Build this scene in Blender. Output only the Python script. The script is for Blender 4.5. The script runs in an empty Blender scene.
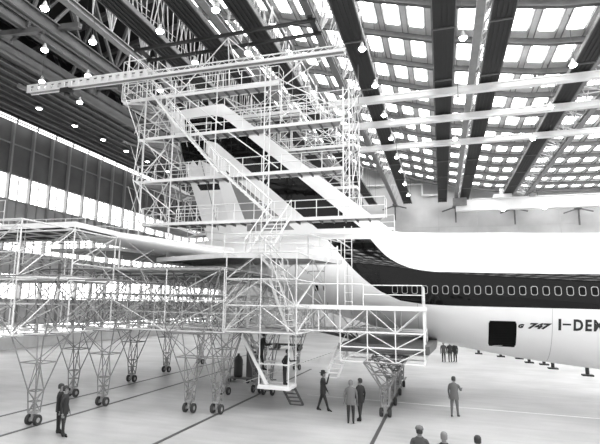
import bpy, bmesh, math, random
from mathutils import Vector, Matrix
random.seed(7)
PI = math.pi
COL = bpy.context.scene.collection

# ------------------------------------------------------------------ materials
M = {}
def mat(name, col, rough=.6, metal=0., var=0., vscale=1., emit=0., bump=0., coat=0., spec=None):
    m = bpy.data.materials.new(name); m.use_nodes = True
    nt = m.node_tree; b = nt.nodes['Principled BSDF']
    c = (col, col, col, 1) if not isinstance(col, tuple) else (*col, 1)
    b.inputs['Base Color'].default_value = c
    b.inputs['Roughness'].default_value = rough
    b.inputs['Metallic'].default_value = metal
    if spec is not None: b.inputs['Specular IOR Level'].default_value = spec
    if coat: b.inputs['Coat Weight'].default_value = coat
    if emit:
        b.inputs['Emission Color'].default_value = (1, 1, 1, 1)
        b.inputs['Emission Strength'].default_value = emit
    if var or bump:
        tc = nt.nodes.new('ShaderNodeTexCoord'); n = nt.nodes.new('ShaderNodeTexNoise')
        n.inputs['Scale'].default_value = vscale; n.inputs['Detail'].default_value = 6
        nt.links.new(tc.outputs['Object'], n.inputs['Vector'])
        if var:
            r = nt.nodes.new('ShaderNodeValToRGB')
            r.color_ramp.elements[0].position = .3; r.color_ramp.elements[1].position = .7
            r.color_ramp.elements[0].color = tuple(max(0, x*(1-var)) for x in c[:3]) + (1,)
            r.color_ramp.elements[1].color = tuple(min(1, x*(1+var)) for x in c[:3]) + (1,)
            nt.links.new(n.outputs['Fac'], r.inputs['Fac']); nt.links.new(r.outputs['Color'], b.inputs['Base Color'])
        if bump:
            bp = nt.nodes.new('ShaderNodeBump'); bp.inputs['Strength'].default_value = bump; bp.inputs['Distance'].default_value = .03
            nt.links.new(n.outputs['Fac'], bp.inputs['Height']); nt.links.new(bp.outputs['Normal'], b.inputs['Normal'])
    M[name] = m; return m
mat('white_paint', .86, .35, coat=.2, var=.02, vscale=.6)
mat('primer_white', .8, .5, var=.05, vscale=1.2)
mat('dark_paint', .003, .06, bump=.1, vscale=1.3, spec=.3)
mat('grey_paint', .24, .4, var=.1, vscale=1.0)
mat('window_trim', .38, .4)
mat('glass_dark', .003, .15, spec=.15)
mat('black', .004, .6, spec=.1)
mat('letter', .02, .4)
mat('tube', .64, .4, var=.08, vscale=2.)
mat('tube_leg', .22, .45, var=.15, vscale=3.)
mat('chord', .13, .5)
mat('web', .42, .5, var=.1)
mat('tube_white', .8, .4)
mat('deck', .33, .7, var=.25, vscale=2.5)
mat('stair', .55, .5)
mat('tyre', .03, .7)
mat('bogie', .3, .5, var=.3, vscale=6)
mat('crane', .8, .45, var=.05, vscale=.8)
mat('steel_light', .2, .5, var=.12, vscale=1.5)
mat('steel_mid', .11, .55, var=.2, vscale=1.)
mat('steel_dark', .018, .55, var=.3, vscale=1.)
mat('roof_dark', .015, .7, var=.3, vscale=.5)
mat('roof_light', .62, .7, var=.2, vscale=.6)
mat('purlin', .1, .6, var=.2, vscale=1.)
mat('strip', .03, .6, spec=.2)
mat('wall_panel', .1, .6, var=.25, vscale=.35)
mat('wall_panel_low', .32, .6, var=.15, vscale=.4)
mat('mullion', .25, .5)
mat('kerb', .45, .6, var=.1)
mat('pane', .8, .4, emit=8.)
mat('wall_pane', .8, .4, emit=3.)
mat('tube_light', .8, .4, emit=1.6)
mat('lamp_glow', .9, .4, emit=30.)
mat('lamp_shade', .6, .4)
mat('rail', .06, .5)
mat('line', .75, .6)
mat('skin', .2, .6)
mat('dark_cloth', .02, .8); mat('black_cloth', .012, .8); mat('grey_cloth', .12, .8); mat('light_cloth', .13, .85)
mat('mid_cloth', .06, .8); mat('white_cloth', .8, .8); mat('hair_dark', .02, .6); mat('hair_light', .16, .6)

def streak_floor():
    m = bpy.data.materials.new('concrete'); m.use_nodes = True
    nt = m.node_tree; b = nt.nodes['Principled BSDF']
    tc = nt.nodes.new('ShaderNodeTexCoord')
    def noise(sc, vec, det=6):
        mp = nt.nodes.new('ShaderNodeMapping'); mp.inputs['Scale'].default_value = vec
        n = nt.nodes.new('ShaderNodeTexNoise'); n.inputs['Scale'].default_value = sc; n.inputs['Detail'].default_value = det
        nt.links.new(tc.outputs['Object'], mp.inputs['Vector']); nt.links.new(mp.outputs['Vector'], n.inputs['Vector']); return n
    a = noise(.28, (1, 1, 1)); c = noise(1.6, (.25, 1.5, 1)); d = noise(14, (1, 1, 1))
    mx = nt.nodes.new('ShaderNodeMath'); mx.operation = 'MULTIPLY'
    def ramp(n, p0, c0, p1, c1):
        r = nt.nodes.new('ShaderNodeValToRGB'); e = r.color_ramp.elements
        e[0].position = p0; e[1].position = p1; e[0].color = (c0, c0, c0, 1); e[1].color = (c1, c1, c1, 1)
        nt.links.new(n.outputs['Fac'], r.inputs['Fac']); return r
    r1 = ramp(a, .35, .78, .62, 1.); r2 = ramp(c, .3, .86, .65, 1.); r3 = ramp(d, .3, .93, .7, 1.)
    m1 = nt.nodes.new('ShaderNodeMixRGB'); m1.blend_type = 'MULTIPLY'; m1.inputs[0].default_value = 1
    m2 = nt.nodes.new('ShaderNodeMixRGB'); m2.blend_type = 'MULTIPLY'; m2.inputs[0].default_value = 1
    m3 = nt.nodes.new('ShaderNodeMixRGB'); m3.blend_type = 'MULTIPLY'; m3.inputs[0].default_value = 1
    nt.links.new(r1.outputs[0], m1.inputs[1]); nt.links.new(r2.outputs[0], m1.inputs[2])
    nt.links.new(m1.outputs[0], m2.inputs[1]); nt.links.new(r3.outputs[0], m2.inputs[2])
    nt.links.new(m2.outputs[0], m3.inputs[1]); m3.inputs[2].default_value = (.48, .48, .48, 1)
    nt.links.new(m3.outputs[0], b.inputs['Base Color'])
    b.inputs['Roughness'].default_value = .42; b.inputs['Specular IOR Level'].default_value = .4
    M['concrete'] = m
streak_floor()
def seam_wall():
    m = bpy.data.materials.new('back_wall'); m.use_nodes = True
    nt = m.node_tree; b = nt.nodes['Principled BSDF']; tc = nt.nodes.new('ShaderNodeTexCoord')
    n = nt.nodes.new('ShaderNodeTexNoise'); n.inputs['Scale'].default_value = .25; n.inputs['Detail'].default_value = 7
    nt.links.new(tc.outputs['Object'], n.inputs['Vector'])
    r = nt.nodes.new('ShaderNodeValToRGB'); e = r.color_ramp.elements
    e[0].position = .3; e[1].position = .7; e[0].color = (.4, .4, .4, 1); e[1].color = (.56, .56, .56, 1)
    nt.links.new(n.outputs['Fac'], r.inputs['Fac']); nt.links.new(r.outputs[0], b.inputs['Base Color'])
    b.inputs['Roughness'].default_value = .7; M['back_wall'] = m
seam_wall()

# ------------------------------------------------------------------ mesh builder
class MB:
    def __init__(s): s.v = []; s.f = []; s.m = []
    def add(s, vs, fs, mi=0):
        k = len(s.v); s.v += [tuple(v) for v in vs]
        for f in fs: s.f.append([k+i for i in f]); s.m.append(mi)
    def tube(s, p, q, r=.035, n=5, mi=0, r2=None):
        p = Vector(p); q = Vector(q); d = q-p
        if d.length < 1e-4: return s
        d.normalize(); a = Vector((0, 0, 1)) if abs(d.z) < .9 else Vector((1, 0, 0))
        u = d.cross(a).normalized(); w = d.cross(u); r2 = r if r2 is None else r2
        vs = [p+(u*math.cos(2*PI*i/n)+w*math.sin(2*PI*i/n))*r for i in range(n)] + [q+(u*math.cos(2*PI*i/n)+w*math.sin(2*PI*i/n))*r2 for i in range(n)]
        s.add(vs, [[i, (i+1) % n, n+(i+1) % n, n+i] for i in range(n)] + [list(range(n))[::-1], list(range(n, 2*n))], mi); return s
    def box(s, x0, x1, y0, y1, z0, z1, mi=0):
        vs = [(x, y, z) for x in (x0, x1) for y in (y0, y1) for z in (z0, z1)]
        s.add(vs, [[0, 1, 3, 2], [4, 6, 7, 5], [0, 4, 5, 1], [2, 3, 7, 6], [0, 2, 6, 4], [1, 5, 7, 3]], mi); return s
    def bar(s, p, q, w, h, mi=0):
        p = Vector(p); q = Vector(q); d = (q-p).normalized()
        up = Vector((0, 0, 1)) if abs(d.z) < .95 else Vector((0, 1, 0))
        u = d.cross(up).normalized()*w/2; t = u.cross(d).normalized()*h/2
        vs = [e+a*u+b*t for e in (p, q) for a, b in ((-1, -1), (1, -1), (1, 1), (-1, 1))]
        s.add(vs, [[0, 1, 5, 4], [1, 2, 6, 5], [2, 3, 7, 6], [3, 0, 4, 7], [3, 2, 1, 0], [4, 5, 6, 7]], mi); return s
    def prism(s, pts, z0, z1, mi=0):
        n = len(pts)
        vs = [(p[0], p[1], z0) for p in pts]+[(p[0], p[1], z1) for p in pts]
        s.add(vs, [list(range(n))[::-1], list(range(n, 2*n))]+[[i, (i+1) % n, n+(i+1) % n, n+i] for i in range(n)], mi); return s
    def lathe(s, prof, c=(0, 0, 0), n=16, mi=0):
        vs = []
        for r, z in prof:
            for i in range(n): vs.append((c[0]+r*math.cos(2*PI*i/n), c[1]+r*math.sin(2*PI*i/n), c[2]+z))
        fs = [[k*n+i, k*n+(i+1) % n, (k+1)*n+(i+1) % n, (k+1)*n+i] for k in range(len(prof)-1) for i in range(n)]
        fs += [list(range(n))[::-1], [(len(prof)-1)*n+i for i in range(n)]]
        s.add(vs, fs, mi); return s
    def build(s, name, mats, parent=None, smooth=False, loc=None):
        me = bpy.data.meshes.new(name); me.from_pydata(s.v, [], s.f)
        for m in (mats if isinstance(mats, (list, tuple)) else [mats]): me.materials.append(M[m])
        for p, mi in zip(me.polygons, s.m): p.material_index = mi; p.use_smooth = smooth
        bm = bmesh.new(); bm.from_mesh(me); bmesh.ops.recalc_face_normals(bm, faces=bm.faces); bm.to_mesh(me); bm.free()
        me.update()
        o = bpy.data.objects.new(name, me); COL.objects.link(o)
        if parent:
            o.parent = parent
            b = Vector((0, 0, 0)); q = parent
            while q: b += q.location; q = q.parent
            if loc is None: me.transform(Matrix.Translation(-b))   # built in world coordinates, thing sits at its base
            else: o.location = loc
        elif loc is not None: o.location = loc
        return o

def tag(o, label, cat, group=None, kind=None):
    o['label'] = label
    if cat: o['category'] = cat
    if group: o['group'] = group
    if kind: o['kind'] = kind
    return o
def thing(name, label, cat, loc=(0, 0, 0), group=None):
    o = bpy.data.objects.new(name, None); COL.objects.link(o); o.location = loc; o.empty_display_size = .2
    return tag(o, label, cat, group)
def struct(name, mb, m, smooth=False):
    o = mb.build(name, m, smooth=smooth); o['kind'] = 'structure'; return o
def copy_tree(o, parent=None):
    c = o.copy(); COL.objects.link(c); c.parent = parent
    for ch in list(o.children): copy_tree(ch, c)
    return c
def itp(x, T):
    if x <= T[0][0]: return T[0][1]
    for (a, b), (c, d) in zip(T, T[1:]):
        if x <= c: return b+(d-b)*(x-a)/(c-a)
    return T[-1][1]

# ------------------------------------------------------------------ camera
cam_d = bpy.data.cameras.new('camera'); cam = bpy.data.objects.new('camera', cam_d); COL.objects.link(cam)
cam_d.sensor_width = 36; cam_d.lens = 30; cam_d.shift_x = 35/600; cam_d.clip_end = 500
Rz = lambda a: Matrix.Rotation(a, 4, 'Z')
cam.matrix_world = Matrix.Translation((0, 0, 4.85)) @ Rz(math.radians(19.4)) @ Matrix.Rotation(PI/2+math.radians(9.2), 4, 'X') @ Rz(.02)
bpy.context.scene.camera = cam

# ------------------------------------------------------------------ hangar shell
XL, YB = -39.5, 88.
ROOF = [(-39.5, 25.5), (-30, 28.8), (-20, 30.9), (-14.85, 29.9), (-9.9, 28.4), (-5, 26.9), (0, 25.4), (7.7, 23.9), (15, 23.3), (25, 23.), (55, 22.8)]
rz = lambda x: itp(x, ROOF)
struct('floor', MB().box(-60, 70, -12, 95, -.3, 0), 'concrete')
b = MB().box(XL, 60, YB, YB+.4, 0, 31.5); struct('wall_back', b, 'back_wall')
b = MB()
for x in range(-36, 58, 6): b.box(x-.06, x+.06, YB-.06, YB, 0, min(rz(x), 30))
for z in (6., 12., 18.): b.box(XL, 60, YB-.05, YB, z-.04, z+.04)
struct('trim_1', b, 'kerb')
# left wall: bands of panel and glazing
bands = [(0, 1.15, 'k'), (1.15, 2.3, 'w'), (2.3, 4.75, 'l'), (4.75, 7.2, 'w'), (7.2, 9.35, 'l'), (9.35, 11.9, 'w'), (11.9, 14.3, 'l'), (14.3, 16.85, 'w'), (16.85, 26, 'p')]
b = MB()
for z0, z1, k in bands:
    if k == 'w': continue
    b.box(XL-.3, XL+(.5 if k == 'k' else 0), 8, YB, z0, z1, {'k': 0, 'l': 1, 'p': 2}[k])
struct('wall_left', b, ['kerb', 'wall_panel_low', 'wall_panel'])
bays = [36.4+2.67*i for i in range(-8, 20)]
n = 0; wm = {}
for z0, z1, k in bands:
    if k != 'w': continue
    for y in bays:
        if y+2.67 > YB or y < 20: continue
        key = round(z1-z0, 2)
        if key not in wm:
            q = MB().box(0, .06, .1, 1.28, 0, z1-z0); q.box(0, .06, 1.38, 2.57, 0, z1-z0)
            n += 1; o = q.build('window_%d' % n, 'wall_pane', loc=(XL-.15, y, z0)); wm[key] = o
        else:
            n += 1; o = wm[key].copy(); o.name = 'window_%d' % n; COL.objects.link(o); o.location = (XL-.15, y, z0)
        o['kind'] = 'structure'
NW = n
b = MB()
for y in bays:
    if y > YB: continue
    b.box(XL, XL+.35, y-.1, y+.1, 0, 22.4)
    b.box(XL, XL+.12, y+1.29, y+1.37, 0, 16.85)
for z in (1.15, 2.3, 4.75, 7.2, 9.35, 11.9, 14.3, 16.85, 19.9): b.box(XL, XL+.15, 8, YB, z-.06, z+.06)
struct('trim_2', b, 'mullion')
# soffit along the left wall with lengthwise ribs
b = MB().box(XL, -28.8, 8, YB, 22.75, 22.95)
for i in range(9): b.box(-38.6+i*1.1, -38.45+i*1.1, 8, YB, 22.55, 22.75, 1)
b.box(-29.3, -28.8, 8, YB, 22.3, 23.6, 2); b.box(-28.9, -28.1, 8, YB, 22.3, 22.4, 2)
struct('trim_3', b, ['steel_dark', 'steel_mid', 'steel_mid'])
# roof
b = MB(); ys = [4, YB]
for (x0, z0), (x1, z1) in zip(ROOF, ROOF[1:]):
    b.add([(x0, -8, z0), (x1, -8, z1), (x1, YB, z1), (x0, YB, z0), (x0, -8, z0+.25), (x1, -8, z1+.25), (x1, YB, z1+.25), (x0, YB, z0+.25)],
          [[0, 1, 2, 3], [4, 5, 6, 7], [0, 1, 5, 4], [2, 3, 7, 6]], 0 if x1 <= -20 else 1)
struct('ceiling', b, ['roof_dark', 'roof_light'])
rows = [37.6+4.8*k for k in range(-9, 11)]
for i, y in enumerate(rows):
    b = MB()
    for (x0, z0), (x1, z1) in zip(ROOF, ROOF[1:]):
        b.bar((x0, y, z0-.35), (x1, y, z1-.35), .12, .4); b.bar((x0, y, z0-.58), (x1, y, z1-.58), .36, .08)
    struct('trim_%d' % (4+i), b, 'purlin')
b = MB()
x = -20.0
XS = []
while x < 50: XS.append(x); x += 1.72
for x in XS: 
    for dx in (-.2, .2): b.bar((x-.86+dx, 4, rz(x-.86+dx)-.08), (x-.86+dx, YB, rz(x-.86+dx)-.06), .05, .1)
struct('trim_40', b, 'steel_light')
src = MB().box(-.48, .48, -1.4, 1.4, -.06, .0).build('window_%d' % (NW+1), 'pane'); src['kind'] = 'structure'
first = True; n = NW
rest = MB()
for y in rows:
    for x in XS:
        yc = y+2.4
        if yc > YB-2: continue
        sl = math.atan2(rz(x+.5)-rz(x-.5), 1)
        vis = (-.75*yc < x < .5*yc) and yc > 24
        if vis and n-NW < 299:
            n += 1
            if first: o = src; first = False
            else: o = src.copy(); COL.objects.link(o); o.name = 'window_%d' % n
            o.location = (x, yc, rz(x)-.02); o.rotation_euler = (0, -sl, 0)
        else:
            c, s = math.cos(sl), math.sin(sl)
            P = [(x+dx*c, yc+dy, rz(x)+dx*s-.05) for dx, dy in ((-.48, -1.4), (.48, -1.4), (.48, 1.4), (-.48, 1.4))]
            rest.add(P, [[0, 1, 2, 3]])
if rest.v: struct('window_%d' % (n+1), rest, 'pane')

# ------------------------------------------------------------------ trusses and hanging strips
def truss(x, nm, label, y0=14., y1=86.5, zc=21.85, m='steel_light', web='web', ln=0.):
    t = thing('roof_truss', label, 'truss', (x, y0, zc), 'lengthwise roof trusses')
    MB().box(x-.24, x+.24, y0, y1, zc-.06, zc+.03).box(x-.04, x+.04, y0, y1, zc, zc+.35).box(x-.2, x+.2, y0, y1, zc+.33, zc+.4).build('bottom_chord', m, t)
    b = MB(); top = rz(x)-.7
    b.bar((x+ln, y0, top), (x+ln, y1, top), .3, .3)
    b.build('top_chord', m, t)
    b = MB(); y = y0; L = 3.82; xt = x+ln
    while y < y1-1:
        ye = min(y+L, y1); ym = (y+ye)/2
        for dx in (-.35, .35):
            b.tube((x, y, zc+.3), (xt+dx, ym, top), .05, 5); b.tube((xt+dx, ym, top), (x, ye, zc+.3), .05, 5)
            b.tube((xt+dx, ym, top), (x, ym, zc+.3), .04, 4)
        b.tube((x+ln*.5-.3, y, (zc+top)/2), (x+ln*.5+.3, ye, (zc+top)/2), .04, 4)
        b.tube((xt, y, top), (x, y, zc+.3), .05, 4); b.tube((xt, y, top), (x, ye, zc+.3), .035, 4)
        y += L
    b.build('web', web, t)
truss(-6.85, 'a', 'pale steel roof truss passing just right of the tail dock', m='chord', ln=1.5)
truss(2.7, 'b', 'pale steel roof truss between the two central dark ceiling strips', ln=1.2)
truss(12.9, 'c', 'pale steel roof truss slanting across the far upper right corner', ln=-1.6)
truss(-12.4, 'd', 'pale steel roof truss over the top of the tail fin')
truss(-20.0, 'e', 'broad steel roof truss left of the tail dock, lowest edge catching light')
def strip(x, label, y0=14., y1=88-1.5, z=21.95, w=1.3):
    t = thing('ceiling_strip', label, 'ceiling strip', (x, y0, z), 'dark corrugated strips under the roof')
    b = MB(); k = 0
    n = 9
    for i in range(n):
        xa = x-w/2+w*i/n; h = .05 if i % 2 else 0
        b.box(xa, xa+w/n, y0, y1, z+h, z+.3)
    b.build('corrugated_panel', 'strip', t)
    b = MB(); y = 30.7
    while y < y1:
        b.box(x-w/2-.05, x+w/2+.05, y-.06, y+.06, z-.08, z+.02); y += 7.65
    b.box(x-w/2-.05, x-w/2+.02, y0, y1, z-.03, z+.3); b.box(x+w/2-.02, x+w/2+.05, y0, y1, z-.03, z+.3)
    b.build('edge_frame', 'steel_mid', t)
    b = MB(); y = 30.7
    while y < y1:
        for s in (-1, 1): b.tube((x+s*w/2, y, z+.2), (x+s*w/2, y, rz(x)), .02, 4)
        y += 7.65
    b.build('hanger', 'steel_mid', t)
strip(.7, 'dark corrugated ceiling strip running straight down the middle right, nearly vertical')
strip(-4.85, 'dark corrugated ceiling strip right of the pale truss beside the tail dock')
strip(4.0, 'dark corrugated ceiling strip just right of the central pale truss')
strip(10.1, 'dark corrugated ceiling strip at the far right, most slanted there')
strip(-10.6, 'dark corrugated ceiling strip over the fin, right one of its close pair')
strip(-13.9, 'dark corrugated ceiling strip over the fin, left one of its close pair')
strip(-17.5, 'dark corrugated ceiling strip nearest the left wall, above the scaffold corner')
# dark girders at the left
b = MB()
for x, z, h, w in ((-23.0, 21.6, .8, .5), (-25.8, 22.6, .7, .5), (-30.5, 25.5, .6, .5), (-35, 24.6, .5, .4)):
    b.box(x-w/2, x+w/2, 10, YB, z, z+.08); b.box(x-.06, x+.06, 10, YB, z, z+h); b.box(x-w/2, x+w/2, 10, YB, z+h-.08, z+h)
struct('trim_41', b, 'steel_mid')
b = MB()
for y in (24, 33, 42, 51, 60, 69, 78):
    b.bar((XL, y, 23.6), (-21.3, y, 22.2), .35, .35); b.bar((XL, y, 25.), (-30, y, 28.2), .3, .3); b.bar((-30, y, 28.2), (-20, y, 30.2), .3, .3)
    xs = [-39, -34.6, -30.2, -25.8, -21.5]
    for i, (p, q) in enumerate(zip(xs, xs[1:])):
        zb = lambda x: 23.6-(x-XL)*1.4/18.2
        mdl = (p+q)/2
        b.bar((p, y, zb(p)), (mdl, y, rz(mdl)-.4), .22, .22); b.bar((mdl, y, rz(mdl)-.4), (q, y, zb(q)), .22, .22)
for x in (-27, -24.6):
    y = 24
    while y < 78:
        b.bar((x, y, 22), (x, y+4.5, 28.5), .2, .2); b.bar((x, y+4.5, 28.5), (x, y+9, 22), .2, .2); y += 9
struct('trim_42', b, 'steel_mid')

# ------------------------------------------------------------------ crane beams
def crane_beam(x0, x1, y, z, h, w, label):
    t = thing('crane_beam', label, 'crane beam', (x0, y, z), 'white crossing crane beams')
    b = MB().box(x0, x1, y-w/2, y+w/2, z, z+.07).box(x0, x1, y-w*.3, y+w*.3, z+.07, z+h-.07).box(x0, x1, y-w/2, y+w/2, z+h-.07, z+h)
    b.build('girder', 'crane', t)
    MB().box(x0-.12, x0, y-w*.6, y+w*.6, z-.05, z+h+.05).build('end_plate', 'steel_mid', t)
    b = MB()
    for k in range(6):
        x = x0+1+k*(x1-x0-2)/5
        b.box(x-.1, x+.1, y-.1, y+.1, z+h, z+h+.25)
    b.build('hanger', 'steel_mid', t)
crane_beam(-8.4, 30, 39.8, 21.3, .5, .6, 'nearest and highest of the white crane beams crossing at upper right')
crane_beam(-8.3, 34, 45.7, 21.3, .5, .6, 'middle of the three thin white crane beams crossing at upper right')
crane_beam(-8.0, 38, 53.0, 21.3, .5, .6, 'lowest of the three thin white crane beams crossing at upper right')
t = thing('bridge_crane', 'thick white bridge crane girder in front of the back wall at right', 'crane', (2.2, 82.1, 19.4))
MB().box(2.6, 44, 81.6, 82.6, 19.5, 21.2).box(5, 44, 81.4, 82.8, 21.2, 21.3).build('girder', 'crane', t)
MB().box(2.2, 4.2, 81.2, 83, 20.3, 21.5).build('end_carriage', 'steel_light', t); MB().box(12.8, 13.6, 81.3, 82.9, 21.25, 21.7).build('bracket', 'steel_light', t)
b = MB().box(8, 10.5, 81.2, 83, 21.25, 21.8); b.tube((9.2, 82, 21.8), (9.2, 82, 22.8), .3, 8); b.build('trolley', 'crane', t)
b = MB()
for x in (3, 14, 26, 38): b.tube((x, 82, 21.3), (x, 82, rz(x)+.05), .06, 6)
b.build('hanger', 'steel_mid', t)
for x in (9.3, 14.8): MB().lathe([(.2, 0), (.22, -.1), (.1, -.16)], (x, 81.9, 19.45), 10).build('floodlight', 'lamp_glow', t)
# dark double beams of the overhead crane above the tail dock
t = thing('overhead_crane', 'dark twin-girder overhead crane crossing above the tail dock', 'crane', (-18.3, 26, 20.9))
for y in (26.0, 27.5):
    MB().box(-18.5, -6.3, y-.06, y+.06, 20.95, 20.98).box(-18.5, -6.3, y-.02, y+.02, 20.95, 21.15).box(-18.5, -6.3, y-.06, y+.06, 21.12, 21.15).build('girder', 'steel_dark', t)
for x in (-18.3, -6.6): MB().box(x-.15, x+.15, 25.8, 27.7, 21.15, 21.3).build('end_carriage', 'steel_dark', t)
# long telescopic beam
t = thing('telescopic_beam', 'long white perforated beam sticking out left from the top of the tail dock', 'beam', (-28.3, 26.6, 19.5))
b = MB(); Y0 = 26.55; zq = lambda x: 19.45-(x+28)*.015
for s in (-.22, .22):
    b.bar((-27.6, Y0+s, zq(-27.6)), (-4.7, Y0+s, zq(-4.7)), .09, .09); b.bar((-27.6, Y0+s, zq(-27.6)+.46), (-17.5, Y0+s, zq(-17.5)+.46), .1, .12); b.bar((-17.5, Y0+s, zq(-17.5)+.32), (-4.7, Y0+s, zq(-4.7)+.32), .07, .06)
    for k in range(17):
        x = -27.6+k*.603; b.box(x, x+.33, Y0+s-.03, Y0+s+.03, zq(x), zq(x)+.46)
    for k in range(16):
        x = -17.5+k*.8; b.tube((x, Y0+s, zq(x)), (x+.4, Y0+s, zq(x)+.32), .02, 4); b.tube((x+.4, Y0+s, zq(x)+.32), (x+.8, Y0+s, zq(x)), .02, 4)
b.build('beam_web', 'tube_white', t)
MB().bar((-27.5, Y0, zq(-27.5)), (-4.8, Y0, zq(-4.8)), .24, .06).build('bottom_plate', 'steel_light', t)
b = MB().bar((-28.4, Y0, 20.05), (-27.6, Y0, 19.7), .4, .25); b.tube((-28.4, Y0-.25, 20.05), (-28.4, Y0+.25, 20.05), .18, 10); b.build('end_hook', 'steel_light', t)
MB().box(-24.6, -23.9, Y0-.3, Y0+.3, 19.0, 19.35).tube((-24.2, Y0, 19), (-24.2, Y0, 18.8), .2, 8).build('hoist', 'steel_dark', t)

# ------------------------------------------------------------------ lamps
def pendant(x, y, z, label, first=[]):
    top = rz(x)
    if not first:
        t = thing('pendant_lamp', label, 'lamp', (x, y, z), 'pendant lamps under the roof')
        MB().lathe([(.04, .45), (.08, .38), (.11, .27), (.23, .05), (.26, 0), (.22, .02)], (0, 0, 0), 16).build('lamp_shade', 'lamp_shade', t, True, (0, 0, 0))
        MB().lathe([(.21, .02), (.21, -.03), (.15, -.11), (.04, -.14)], (0, 0, 0), 16).build('bulb', 'lamp_glow', t, True, (0, 0, 0))
        first.append(t)
    else:
        t = copy_tree(first[0]); t.location = (x, y, z); t['label'] = label
    b = MB(); b.tube((0, 0, .45), (0, 0, top-z), .02, 4); b.build('cord', 'steel_mid', t, loc=(0, 0, 0))
    return t
LAMPS = [(362, -4.06, 28.77, 'beside the topmost dark strip right of the tail dock'), (375, -3.95, 34.25, 'just above the nearest white crane beam'),
 (0, -3.95, 40.2, 'between the first and second white crane beams'), (0, -3.95, 46.4, 'between the second and third white crane beams'), (0, -3.95, 52.6, 'just under the third white crane beam'),
 (0, -3.95, 58.5, 'first one below the white crane beams beside the dark strip'), (0, -3.95, 65, 'second one below the white crane beams beside the dark strip'), (0, -3.95, 72, 'farthest of the row by the back wall'),
 (463, 1.71, 29.2, 'glaring against the central truss at the top'), (0, 1.71, 38.5, 'on the central truss just above the nearest crane beam'), (0, 1.71, 48, 'on the central truss between the lower crane beams'),
 (573, 8.49, 34.8, 'at the far right above the nearest crane beam'), (0, 8.49, 42, 'at the far right between the upper two crane beams'), (0, 8.49, 50, 'at the far right between the lower two crane beams'),
 (45, -19.67, 19.39, 'at the very top left of the picture'), (0, -23.05, 23.04, 'below the topmost left lamp'), (0, -19.48, 23.13, 'left of the dark strip in the upper left'),
 (0, -22.82, 26.88, 'above the long white beam'), (0, -26.69, 26.7, 'left of the hoist end of the long white beam'), (0, -26.61, 30.67, 'just under the long white beam'),
 (0, -14.9, 23.27, 'between the strips above the dock top'), (0, -14.73, 27.37, 'right above the top of the scaffold'), (0, -10.93, 27.17, 'between the dark strips right of the scaffold peak'),
 (0, -10.9, 22.3, 'at the top between the two dark strips over the fin'), (0, -19.2, 30.5, 'behind the left top corner of the scaffold')]
for _, x, y, w in LAMPS: pendant(x, y, 20.3, 'bright bell-shaped pendant lamp '+w)
src = None
for i, y in enumerate((30, 35, 39.9, 44.5, 48.9, 53.5, 58.5, 64)):
    w = ['nearest the left edge', 'second from the left edge', 'third from the left edge', 'fourth from the left edge', 'fifth from the left edge', 'sixth, behind the scaffold edge', 'seventh, behind the scaffold', 'farthest along the row'][i]
    lb = 'small round ceiling light under the left soffit, '+w
    if src is None:
        src = thing('soffit_light', lb, 'lamp', (-35, y, 22.5), 'round lights under the left soffit')
        MB().lathe([(.34, .05), (.36, -.05), (.3, -.08)], (0, 0, 0), 14).build('rim', 'lamp_shade', src, loc=(0, 0, 0))
        MB().lathe([(.27, -.05), (.2, -.12), (.05, -.14)], (0, 0, 0), 14).build('lens', 'lamp_glow', src, loc=(0, 0, 0))
    else:
        c = copy_tree(src); c.location = (-35, y, 22.5); c['label'] = lb
src = None
vis = [y for y in bays if 33 < y < 75]
ords = ['first', 'second', 'third', 'fourth', 'fifth', 'sixth', 'seventh', 'eighth', 'ninth', 'tenth', 'eleventh', 'twelfth', 'thirteenth', 'fourteenth', 'fifteenth', 'sixteenth', 'seventeenth']
for i, y in enumerate(vis):
    lb = 'twin-tube strip light along the top of the left wall, %s from the left edge' % ords[i]
    if src is None:
        src = thing('strip_light', lb, 'strip light', (XL+.6, y, 22.2), 'strip lights along the left wall')
        MB().box(-.3, .05, .15, 2.5, .1, .2).build('housing', 'steel_light', src, loc=(0, 0, 0))
        for z in (-.06, -.36): MB().tube((0, .15, z+.08), (0, 2.5, z+.08), .09, 8).build('light_tube', 'tube_light', src, loc=(0, 0, 0))
    else:
        c = copy_tree(src); c.location = (XL+.6, y, 22.2); c['label'] = lb

# ------------------------------------------------------------------ back wall fittings
t = MB()
P = [(-12.8, 30), (-12.8, 25.7), (-2.5, 25.5), (-2.5, 23.5), (.6, 23.45)]
for (a, b_), (c, d) in zip(P, P[1:]): t.tube((a, 87.6, b_), (c, 87.6, d), .17, 8)
tag(t.build('pipe', 'crane'), 'white pipe stepping down the back wall below the skylights', 'pipe')
BR = [(-7, 21.9, 'below the pale truss right of the fin'), (2.7, 21.2, 'under the left end of the bridge crane'), (11.5, 20.6, 'in the middle under the bridge crane'), (20.4, 20.2, 'near the right edge under the bridge crane'), (-16.5, 23, 'half hidden behind the scaffold tower')]
for x, z, w in BR:
    t = thing('wall_bracket', 'dark three-armed steel bracket on the back wall, '+w, 'bracket', (x, 87.6, z-2.6), 'three-armed brackets on the back wall')
    MB().bar((x, 87.3, z-2.6), (x, 87.3, z+.4), .22, .22).build('post', 'steel_mid', t)
    b = MB(); b.bar((x, 87.2, z), (x-2.1, 87.0, z-.75), .2, .2); b.bar((x, 87.2, z), (x+1.9, 87.0, z-.6), .2, .2); b.build('arm', 'steel_mid', t)
    MB().box(x-.4, x+.4, 86.9, 88, z-.1, z+.25).build('bracket_head', 'steel_mid', t)

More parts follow.
